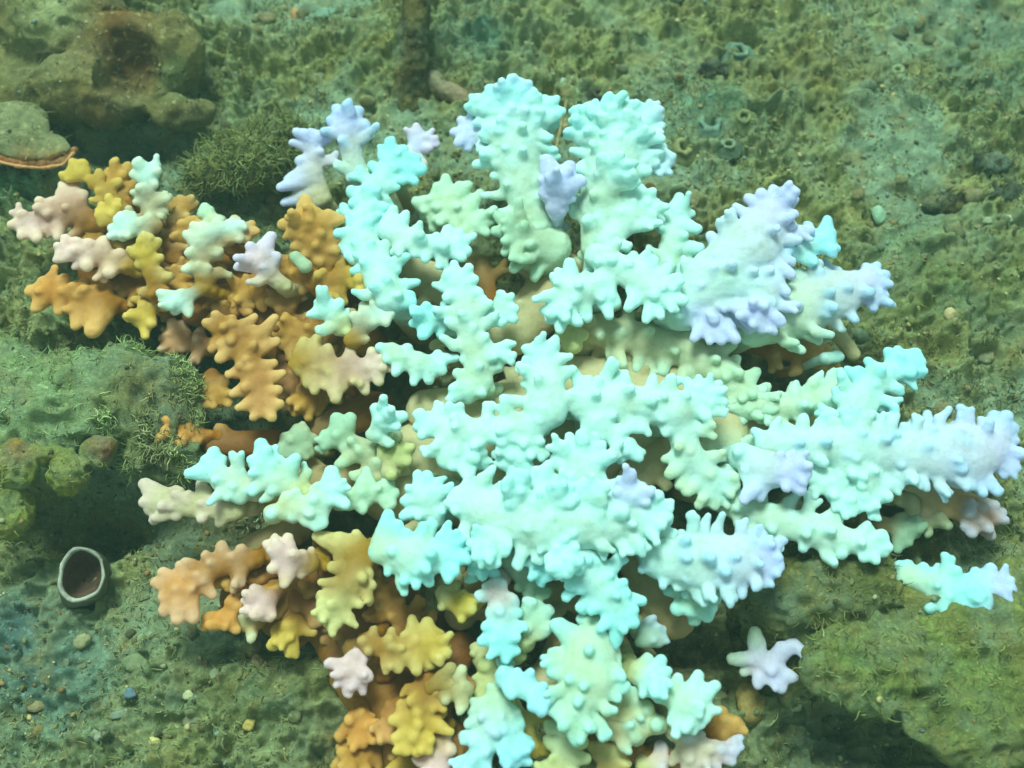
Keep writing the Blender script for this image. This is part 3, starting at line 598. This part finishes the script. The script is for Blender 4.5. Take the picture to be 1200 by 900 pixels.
b((88, 98), 'ZWC', '355,582,20 322,560,22 312,550,15', '304,513,8 324,521 350,532,8 290,535 345,550', label='white crest at the left')
b((84, 94), 'TWC', '305,575,18 262,562,21 250,550,15', '238,534,8 250,523,8 228,554,8 264,535 216,556', label='white crest at the left', join=True)
b((78, 66), 'TTP', '275,598,17 225,592,19 192,590,15', '165,562,8 163,587,8 195,572 180,570 206,611 236,613 170,600', label='tan branch tip with whitish knobs')
b(58, 'RRT', '330,530,14 345,522,13', '338,510 356,518', label='grey green knob')
b((94, 104), 'ZWW', '325,602,10 372,592,22 388,576,17', '311,602,9 388,545,9 406,568 409,595 380,619 345,612', label='white branch')
b((78, 74), 'GGG', '398,588,15 428,582,16 448,578,11', '430,547,8 468,578,8 426,603', label='grey green branch')
b((72, 76), 'TRG', '448,555,14 424,528,20 398,512,15', '375,510,9 394,483,8 414,484,8 400,530 440,525', label='grey green branch')
b((98, 108), 'GWW', '438,508,13 450,494,17', '437,473 456,474 478,486,8 470,502 447,514', label='small white crest')
b((80, 84), 'TZZ', '455,552,11 464,536,10', '465,519 483,542 463,561', label='straw yellow branch')
b((106, 116), 'WWC', '508,608,19 496,582,19', '474,570 488,550 502,551 511,572 486,608', )
b(76, 'RRR', '538,585,10 527,572,10', '521,556 541,567', label='grey green knob')
b((114, 122), 'GCC', '450,645,24 488,655,33 522,652,24', '456,597,8 468,609 498,611 516,622 536,675,8 526,684 506,688 488,691 470,686 453,676 432,650 478,620', label='cyan white lobe left of the middle')
# --- bottom right
b((80, 90), 'ZWC', '745,790,16 764,800,19', '762,766 778,768 787,783 750,818 775,823')
b((86, 88), 'GWW', '785,815,18 806,828,24 812,842,18', '821,785,8 843,800,8 797,789 833,842 826,852 812,862 783,850', label='white branch near the bottom right sprig')
b((58, 54), 'TPB', '790,858,13 818,872,14 848,882,11', '866,879,8 861,896', label='pale tan forked branch at the bottom edge')
b((56, 54), 'TPL', '806,868,13 810,902,13', trunk=False, top=.3)
b(70, 'RRL', '754,752,9 760,746,9', '770,752 752,738', label='small grey knob')
b((70, 72), 'TZC', '700,835,15 735,836,12 752,832,9', '762,830,9', label='straw coloured finger', top=.3)
b((66, 70), 'TZC', '710,850,17 742,858,13 768,850,8', '777,848,9 748,870,9', label='straw coloured finger', top=.3)
b((38, 34), 'DDU', '685,842,14 735,878,15 775,902,13', label=GB, trunk_col='EE')
b((52, 54), 'YZZ', '715,905,15 716,886,13', '701,867,8 722,874,8 740,895', label='straw coloured knob')
b(46, 'ZPL', '755,900,10 778,890,10', label='pale lavender knob', top=.3)
b((30, 34), 'DDD', '838,856,13 858,852,14', '865,841 877,858 848,837 850,868', label='golden knob at the bottom right of the colony', top=.3)

# two sprigs that grow apart from the colony
def sprig(name, label, parts):
    r = empty(name); tag(r, label, 'coral')
    for a in parts: b(*a[:4], parent=r, **(a[4] if len(a) > 4 else {}))
    flush()
    return r
sprig('coral_sprig', 'small lavender white star of coral standing apart at the lower right', [
    ((34, 40), 'PLL', '888,774,12 908,784,12', '', dict(foot=(892, 780), trunk_col='TU', top=.3)),
    ((38, 44), 'LLL', '908,784,11 924,793,8 931,794,6', '', dict(join=True, trunk=False, top=0)),
    ((38, 40), 'LLL', '906,786,10 914,802,8 916,807,7', '', dict(join=True, trunk=False, top=0)),
    ((36, 38), 'LLL', '893,782,10 889,797,8 888,803,6', '', dict(join=True, trunk=False, top=0)),
    ((34, 32), 'PGP', '885,780,9 872,787,7', '', dict(join=True, trunk=False, top=0)),
    ((40, 48), 'LGG', '890,770,11 886,752,10 885,741,8', '', dict(join=True, trunk=False, top=0)),
    ((40, 38), 'LGR', '886,772,10 866,772,8 858,772,8', '', dict(join=True, trunk=False, top=0)),
    ((40, 52), 'LLL', '908,776,11 918,762,10 930,757,9 940,763,6 943,774,4', '', dict(join=True, trunk=False, top=0))])
sprig('coral_sprig', 'pale coral branch with a lavender end lying beside the olive boulder at the right edge', [
    ((60, 70), 'GCC', '1066,676,18 1098,690,22 1120,690,20', '1050,659,8 1064,656 1085,659 1102,660 1122,663 1050,690 1110,728,9', dict(foot=(1055, 690), trunk_col='TU', top=.6)),
    ((70, 76), 'CLB', '1120,690,20 1152,688,15 1170,688,11', '1142,664 1164,660,9 1191,692,9 1170,708,8 1153,726,8 1130,722', dict(join=True, trunk=False, top=.5))])

# ------------------------------------------------------------------ other things on the seabed
def solid(name, label, cat, caps, col, vox=2.5, k=6, amp=1.5, nsc=8, mat=None, seed=0, group=None):
    cs = []
    for (x0, y0, h0, r0), (x1, y1, h1, r1) in caps:
        cs.append((P(x0, y0, h0), P(x1, y1, h1), r0, r1, alb(*col[0]), alb(*col[1])))
    o = capsule_mesh(name, cs, vox, k, mat or CHIP, None, amp, nsc, seed); tag(o, label, cat, group); return o
solid('wooden_post', 'dark olive brown stake standing in the seabed at the top edge', 'stake',
      [((478, 122, -5, 24), (483, 60, 40, 21)), ((483, 60, 40, 21), (493, -40, 110, 19))], ((74, 78, 40), (88, 88, 44)), amp=3, nsc=12, mat=ROCKM, seed=81)
hh = Gp(525, 108)
solid('cobble', 'smooth oblong grey tan cobble beside the dark stake', 'stone', [((508, 97, hh+6, 17), (545, 118, hh+4, 12))], ((128, 140, 102), (140, 136, 100)), amp=1.6, seed=82)
solid('twig', 'thin pale twig leaning between the two white fans', 'twig', [((650, 182, 18, 2.6), (664, 118, 34, 2.2))], ((150, 158, 108), (140, 150, 100)), vox=1.2, k=2, amp=.5, nsc=6)

def lathe(prof, n=28):
    """prof: (radius, z) list -> V, F quads"""
    V = [(r*math.cos(2*math.pi*j/n), r*math.sin(2*math.pi*j/n), z) for r, z in prof for j in range(n)]
    F = [(i*n+j, i*n+(j+1) % n, (i+1)*n+(j+1) % n, (i+1)*n+j) for i in range(len(prof)-1) for j in range(n)]
    return np.array(V, float), np.array(F)
def ring_shell(name, label, cat, x, y, h, r, hgt, wall, cols, squash=.9, rot=0., lean=(0, 0), inner=True, group=None, wob=.06, seed=0):
    p = P(x, y, h); root = empty(name); root.location = p*S; tag(root, label, cat, group)
    nz = np.array([lean[0], lean[1], 1.0]); nz /= np.linalg.norm(nz)
    q = Vector(nz).to_track_quat('Z', 'Y')
    def place(V):
        a = np.arctan2(V[:, 1], V[:, 0]); V = V*np.c_[1+wob*np.sin(3*a+seed), squash*(1+wob*np.cos(2*a+seed)), np.ones(len(V))]
        V = V+np.c_[vnoise(V, r*.4, seed), vnoise(V, r*.4, seed+1), vnoise(V, r*.4, seed+2)]*r*(.16 if cat == 'barnacle' else .07)
        c, s = math.cos(rot), math.sin(rot); V = V@np.array([[c, s, 0], [-s, c, 0], [0, 0, 1]])
        return np.array([q@Vector(v) for v in V])
    fl = 1.9 if cat == 'barnacle' else 1.14
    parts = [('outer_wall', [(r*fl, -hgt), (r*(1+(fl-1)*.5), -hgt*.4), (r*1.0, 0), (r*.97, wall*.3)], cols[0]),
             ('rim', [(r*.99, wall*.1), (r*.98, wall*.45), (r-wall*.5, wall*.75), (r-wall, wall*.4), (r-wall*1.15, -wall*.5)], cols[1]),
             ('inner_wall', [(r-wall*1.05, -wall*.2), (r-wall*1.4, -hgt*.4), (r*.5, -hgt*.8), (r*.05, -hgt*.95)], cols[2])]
    for nm, pr, cc in parts:
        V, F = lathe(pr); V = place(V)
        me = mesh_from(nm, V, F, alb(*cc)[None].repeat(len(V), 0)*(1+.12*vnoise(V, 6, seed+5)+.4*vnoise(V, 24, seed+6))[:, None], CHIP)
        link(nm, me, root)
    return root
ring_shell('worm_shell', 'white rimmed round tube shell with a brown inside below the dark hollow', 'shell', 96, 674, 18, 31, 40, 5,
           ((96, 108, 84), (150, 172, 146), (84, 72, 54)), .86, .5, (.3, -.16), wob=.07)
for k, (x, y, r, lab, cols) in enumerate([
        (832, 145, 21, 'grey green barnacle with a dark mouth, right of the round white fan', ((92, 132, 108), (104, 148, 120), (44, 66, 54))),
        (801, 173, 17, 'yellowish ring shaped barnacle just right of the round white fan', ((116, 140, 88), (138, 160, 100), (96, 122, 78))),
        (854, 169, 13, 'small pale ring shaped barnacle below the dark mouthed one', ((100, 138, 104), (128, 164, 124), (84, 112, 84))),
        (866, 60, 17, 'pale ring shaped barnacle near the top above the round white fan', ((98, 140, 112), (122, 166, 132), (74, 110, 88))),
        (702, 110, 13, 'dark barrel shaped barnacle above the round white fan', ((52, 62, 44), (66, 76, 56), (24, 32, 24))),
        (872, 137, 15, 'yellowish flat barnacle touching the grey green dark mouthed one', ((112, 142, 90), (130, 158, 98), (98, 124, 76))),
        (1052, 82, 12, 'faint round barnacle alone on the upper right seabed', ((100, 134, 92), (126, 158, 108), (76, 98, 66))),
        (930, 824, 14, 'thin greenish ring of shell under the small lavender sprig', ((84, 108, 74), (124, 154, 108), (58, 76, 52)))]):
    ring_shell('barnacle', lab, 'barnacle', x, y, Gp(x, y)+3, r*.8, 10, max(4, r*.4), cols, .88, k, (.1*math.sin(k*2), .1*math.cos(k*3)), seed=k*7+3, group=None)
# stones, shell chips and dark lumps standing in for hollows that can be told apart in the photograph
def stone(name, label, cat, x, y, rx, ry, col, h=None, ang=0., seed=0, rz=.6):
    h = Gp(x, y)+min(rx, ry)*.35 if h is None else h
    n = 14; u = np.linspace(0, math.pi, 9); V = []
    for a in u:
        for j in range(n): V.append((math.sin(a)*math.cos(2*math.pi*j/n), math.sin(a)*math.sin(2*math.pi*j/n), math.cos(a)))
    V = np.array(V); V *= (1+.38*vnoise(V*1.0+seed*3.1, .8, seed)+.2*vnoise(V, .35, seed+1))[:, None]
    V[:n] = V[:n].mean(0); V[-n:] = V[-n:].mean(0)
    V = V*np.array([rx, ry, min(rx, ry)*rz]); c, s = math.cos(ang), math.sin(ang); V = V@np.array([[c, s, 0], [-s, c, 0], [0, 0, 1]])
    F = np.array([(i*n+j, (i+1)*n+j, (i+1)*n+(j+1) % n, i*n+(j+1) % n) for i in range(8) for j in range(n)])
    s = scale_at(P(x, y, h)); me = mesh_from(name, V*s, F, alb(*col)[None].repeat(len(V), 0), CHIP)
    o = link(name, me); o.location = P(x, y, h)*S; tag(o, label, cat); return o
for k, a in enumerate([
        ('shell_chip', 'pale green oval shell chip on the seabed right of the lavender white fan', 'shell', 1030, 251, 8, 13, (138, 192, 150), .1),
        ('pebble', 'round cream pebble on the seabed right of the lavender blue branch tip', 'pebble', 1114, 369, 9, 9, (172, 178, 122), 0),
        ('pebble', 'white pebble at the right edge just under the dark lump', 'pebble', 1181, 257, 9, 6, (160, 190, 150), .2),
        ('pebble', 'smaller pale pebble left of the white one at the right edge', 'pebble', 1157, 259, 6, 5, (140, 170, 130), .2),
        ('shell_chip', 'tiny bright white shell chip above the pale twig', 'shell', 661, 95, 6, 5, (178, 236, 200), 0),
        ('dark_hollow_lump', 'long blue black stone lying on the seabed at the right', 'stone', 1109, 240, 30, 13, (44, 62, 52), .45),
        ('dark_hollow_lump', 'blunt blue black stone at the right edge above the long one', 'stone', 1160, 190, 22, 14, (40, 54, 48), -.2),
        ('dark_hollow_lump', 'brown black stone at the right edge below the blunt one', 'stone', 1180, 226, 26, 12, (50, 58, 44), .1),
        ('dark_hollow_lump', 'shaggy blackish stone at the top above the barnacles', 'stone', 832, 83, 22, 15, (50, 62, 48), 0),
        ('pebble', 'pinkish pebble set in the right flank of the olive boulder', 'pebble', 1026, 716, 17, 9, (152, 142, 104), -.15),
        ('pebble', 'round rusty pebble below the pinkish one on the boulder', 'pebble', 1036, 738, 9, 8, (150, 124, 84), 0),
        ('orange_pebble', 'orange stone under the pale branch at the right edge', 'pebble', 1080, 716, 15, 9, (160, 112, 48), -.4),
        ('brown_stone', 'dark brown stone beneath the lavender tipped branch at the right edge', 'stone', 1128, 740, 26, 12, (94, 74, 50), .05),
        ('shell_chip', 'bright whitish shell chip on the green slab', 'shell', 1128, 810, 9, 5, (150, 196, 140), -.1),
        ('shell_chip', 'yellow shell chip on the seabed at the lower left', 'shell', 293, 848, 7, 9, (186, 186, 98), -.4),
        ('shell_chip', 'small white shell chip on the seabed left of the yellow one', 'shell', 220, 815, 6, 5, (172, 196, 140), .3),
        ('shell_chip', 'pale yellow shell chip near the bottom edge at the left', 'shell', 181, 869, 6, 6, (200, 212, 128), .2),
        ('shell_chip', 'whitish shell chip just above the small white one at lower left', 'shell', 249, 790, 8, 6, (140, 172, 124), .5),
        ('pebble', 'pale grey pebble near the bottom left corner', 'pebble', 116, 859, 9, 8, (142, 172, 134), .2),
        ('pebble', 'flat grey pebble near the bottom left, right of the pale grey one', 'pebble', 137, 838, 10, 5, (120, 150, 124), .2),
        ('pebble', 'cream pebble below the white rimmed tube shell', 'pebble', 95, 751, 12, 8, (140, 158, 108), .4),
        ('pebble', 'pale folded pebble right of the cream one below the tube shell', 'pebble', 158, 778, 16, 11, (116, 144, 98), -.5),
        ('blue_chip', 'small vivid blue chip on the lower left seabed', 'chip', 151, 812, 8, 6, (92, 130, 132), 0),
        ('cup_shell', 'round olive tan cup shell below the small lavender sprig', 'shell', 880, 824, 16, 22, (142, 138, 74), .1),
        ('pebble', 'pale pebble right at the top edge above the dark stake', 'pebble', 380, 18, 14, 10, (110, 160, 128), .3),
        ('pebble', 'tan upright pebble at the top, left of the dark stake', 'pebble', 346, 18, 8, 13, (160, 146, 92), .3),
        ('pebble', 'small pale cream pebble at the top left of the fine gravel', 'pebble', 23, 22, 7, 8, (150, 170, 120), 0)]):
    if a[0] == 'dark_hollow_lump':  # dark lumps put in to read as shaded hollows
        nm, lb, ct, x, y, rx, ry, cc, an = a; hh = Gp(x, y)
        rock(nm, lb, ct, [(x, y, hh+4, rx, ry, ry*.8), (x+rx*.5, y-rx*an*.5, hh+4, rx*.6, ry*.8, ry*.7)], vox=2.2, k=8, amp=(4, 3, 1.5), nsc=(16, 9, 4), col=cc, turf=.5, seed=200+k); continue
    stone(*a[:3], *a[3:8], ang=a[8], seed=k+3)

# ------------------------------------------------------------------ turf strands and rubble: past counting
def strands(name, base, nrm, tints, L, rad, seed, parent=None):
    """base (n,3); each strand a curled 3-sided thread of 4 pieces"""
    r = np.random.default_rng(seed); n = len(base); seg = 4
    d = nrm*r.uniform(.1, .8, (n, 1))+r.normal(0, .9, (n, 3)); d /= np.linalg.norm(d, axis=1, keepdims=True)
    ax = r.normal(0, 1, (n, 3)); ax /= np.linalg.norm(ax, axis=1, keepdims=True)
    l = L*r.uniform(.5, 1.4, (n, 1))/seg; p = base.copy(); V = []
    for s in range(seg+1):
        u = np.cross(d, ax); u /= np.linalg.norm(u, axis=1, keepdims=True)+1e-9; v = np.cross(d, u)
        rr = rad*(1-.75*s/seg)*r.uniform(.8, 1.2, (n, 1))
        V.append(np.stack([p+rr*(math.cos(a)*u+math.sin(a)*v) for a in (0, 2.094, 4.189)], 1))
        d = d+np.cross(ax, d)*r.uniform(.2, .7, (n, 1))+r.normal(0, .25, (n, 3)); d /= np.linalg.norm(d, axis=1, keepdims=True)
        p = p+d*l
    V = np.stack(V, 1).reshape(-1, 3)                   # n, seg+1, 3
    st = (seg+1)*3; F = []
    for s in range(seg):
        for j in range(3):
            a, b2 = s*3+j, s*3+(j+1) % 3; F.append((a, b2, b2+3, a+3))
    F = (np.arange(n)[:, None, None]*st+np.array(F)[None]).reshape(-1, 4)
    T = np.repeat(tints, st, 0)
    o = link(name, mesh_from(name, V, F, T, TURF), parent); o['kind'] = 'stuff'; return o
def shades(n, cols, seed):
    r = np.random.default_rng(seed); c = np.array([alb(*x) for x in cols]); return c[r.integers(0, len(c), n)]*r.uniform(.6, 1.25, (n, 1))
GREENS = [(128, 154, 92), (114, 142, 84), (142, 162, 104), (120, 160, 116), (96, 112, 62), (142, 148, 82), (152, 178, 126)]
# on the open seabed, thicker in patches
n = 90000
x, y = RNG.uniform(-760, 760, n), RNG.uniform(-520, 760, n)
keep = (vnoise2(x, y, 70, 91)+.6*vnoise2(x, y, 22, 92)+RNG.uniform(-.5, .5, n)) > .15
u = P(640, 520, 0); keep &= ~((((x-u[0])/330)**2+((y-u[1])/230)**2) < 1)
x, y = x[keep][:26000], y[keep][:26000]; z = G(x, y)
nr = np.c_[np.zeros(len(x)), np.zeros(len(x)), np.ones(len(x))]
o = strands('algae_turf', np.c_[x, y, z], nr, shades(len(x), GREENS, 3), 11, 1.0, 5)
tag(o, 'short curly olive algae threads over the seabed', 'algae')
for q, (o, V, N, T, dens) in enumerate(ROCKS):
    cl = vnoise(V, 34, 300+q)+.6*vnoise(V, 13, 310+q)
    up = np.where((N[:, 2] > .05) & ((cl > -.15) | (dens > 2)))[0]
    if o.name.startswith('slab'):
        sp2 = P(1120, 690, 60); up = up[(np.abs(V[up, 0]-sp2[0]) > 85) | (np.abs(V[up, 1]-sp2[1]) > 46)]
    if not len(up): continue
    k = int(min(len(up)*.2*dens, 9000)); pick = RNG.choice(up, min(k, len(up)), replace=k > len(up))
    tt = T[pick]*RNG.uniform(.5, 1.4, (len(pick), 1))*.6+shades(len(pick), GREENS+[(120, 116, 66), (108, 104, 58), (148, 142, 92)], q)*.4
    strands('turf', V[pick], N[pick], tt, 13 if dens < 2 else 20, .85 if dens < 2 else 1.2, 20+q, o)
for o, V, N, T, dens in ROCKS:
    if o.name == 'green_ledge':
        e0 = P(120, 470, 70)[0]; pk = np.where((N[:, 2] > -.1) & (V[:, 0] > e0))[0]; pk = pk[vnoise(V[pk], 26, 333) > .05]; pk = RNG.choice(pk, 1100)
        strands('fringe', V[pk], N[pk], T[pk]*RNG.uniform(.6, 1.7, (len(pk), 1)), 13, 1.2, 77, o)
# encrusted lumps of old coral lying in the silt
def sphere_grid(n=10, k=7):
    V = np.array([(math.sin(a)*math.cos(2*math.pi*j/n), math.sin(a)*math.sin(2*math.pi*j/n), math.cos(a)) for a in np.linspace(.02, math.pi-.02, k) for j in range(n)])
    return V, np.array([(i*n+j, (i+1)*n+j, (i+1)*n+(j+1) % n, i*n+(j+1) % n) for i in range(k-1) for j in range(n)])
SV, SF = sphere_grid(); VV, FF, TT = [], [], []
for k in range(700):
    x, y = RNG.uniform(-740, 740), RNG.uniform(-500, 740)
    if ((x-u[0])/340)**2+((y-u[1])/240)**2 < 1: continue
    r0 = 4+9*RNG.random()**2.5; V = SV*(1+.45*vnoise(SV+k*7.3, .7, k)+.2*vnoise(SV, .3, k+1))[:, None]*np.array([r0, r0*RNG.uniform(.55, .95), r0*.65])
    a = RNG.uniform(0, 6.28); V = V@np.array([[math.cos(a), math.sin(a), 0], [-math.sin(a), math.cos(a), 0], [0, 0, 1]])
    VV.append(V+np.array([x, y, float(G(np.array([x]), np.array([y]))[0])+r0*.12])); FF.append(SF+len(SV)*len(FF)); TT.append(np.repeat(alb(*[(150, 172, 112), (126, 146, 92), (160, 166, 104), (134, 170, 126), (104, 112, 66), (176, 184, 128)][k % 6])[None], len(SV), 0))
o = link('coral_rubble', mesh_from('coral_rubble', np.concatenate(VV), np.concatenate(FF), np.concatenate(TT), ROCKM)); tag(o, 'crusted lumps of dead coral scattered over the seabed', 'rubble', kind='stuff')
# rubble chips
n = 11000
x, y = RNG.uniform(-740, 740, n*3), RNG.uniform(-500, 740, n*3)
keep = (vnoise2(x, y, 90, 95)+RNG.uniform(-.8, .8, n*3)) > .1
keep &= ~((((x-u[0])/330)**2+((y-u[1])/230)**2) < 1)
x, y = x[keep][:n], y[keep][:n]; z = G(x, y)
for o, Vr, Nr, Tr, dens in ROCKS:
    if o.name.startswith('dark') or dens > 2: continue
    up = np.where(Nr[:, 2] > .3)[0]; pk = RNG.choice(up, max(4, len(up)//60)); x, y, z = np.r_[x, Vr[pk, 0]], np.r_[y, Vr[pk, 1]], np.r_[z, Vr[pk, 2]]
n = len(x)
gr = (1+5**.5)/2
cube = np.array([(-1, gr, 0), (1, gr, 0), (-1, -gr, 0), (1, -gr, 0), (0, -1, gr), (0, 1, gr), (0, -1, -gr), (0, 1, -gr), (gr, 0, -1), (gr, 0, 1), (-gr, 0, -1), (-gr, 0, 1)])/1.9
cf = np.array([(0, 11, 5), (0, 5, 1), (0, 1, 7), (0, 7, 10), (0, 10, 11), (1, 5, 9), (5, 11, 4), (11, 10, 2), (10, 7, 6), (7, 1, 8), (3, 9, 4), (3, 4, 2), (3, 2, 6), (3, 6, 8), (3, 8, 9), (4, 9, 5), (2, 4, 11), (6, 2, 10), (8, 6, 7), (9, 8, 1)])
rad = 1.2+4.6*RNG.random(n)**4
V = cube[None]*RNG.uniform(.55, 1.0, (n, 12, 1))*np.array([1, .8, .5]); a = RNG.uniform(0, 6.28, n); ca, sa = np.cos(a)[:, None], np.sin(a)[:, None]
V = np.stack([V[..., 0]*ca-V[..., 1]*sa, V[..., 0]*sa+V[..., 1]*ca, V[..., 2]], -1)*rad[:, None, None]+np.stack([x, y, z+rad*.2], 1)[:, None]
F = (np.arange(n)[:, None, None]*12+cf[None]).reshape(-1, 3)
T = np.repeat(shades(n, [(150, 172, 124), (118, 140, 92), (172, 182, 118), (92, 112, 74), (140, 128, 76), (110, 150, 126), (120, 140, 84), (100, 122, 72), (70, 80, 54)], 8), 12, 0)
o = link('rubble', mesh_from('rubble', V.reshape(-1, 3), F, T, CHIP)); tag(o, 'fine shell grit and coral rubble scattered over the seabed', 'rubble', kind='stuff')

# ------------------------------------------------------------------ the water itself: a thin green veil round camera and seabed
hm = bpy.data.materials.new('water_haze'); hm.use_nodes = True; ht = hm.node_tree; ht.nodes.clear()
hv = ht.nodes.new('ShaderNodeVolumePrincipled'); hv.inputs['Color'].default_value = (.5, .95, .85, 1); hv.inputs['Density'].default_value = 0.12; hv.inputs['Anisotropy'].default_value = .2
ho = ht.nodes.new('ShaderNodeOutputMaterial'); ht.links.new(hv.outputs[0], ho.inputs['Volume'])
lo, hi = np.array([-31000., -31000, -2200]), np.array([31000., 31000, CAM[2]+120])
V = np.array([(x, y, z) for x in (lo[0], hi[0]) for y in (lo[1], hi[1]) for z in (lo[2], hi[2])])
o = link('haze', mesh_from('haze', V, np.array([(0, 1, 3, 2), (4, 6, 7, 5), (0, 4, 5, 1), (2, 3, 7, 6), (0, 2, 6, 4), (1, 5, 7, 3)]), None, hm, smooth=False)); o['kind'] = 'stuff'
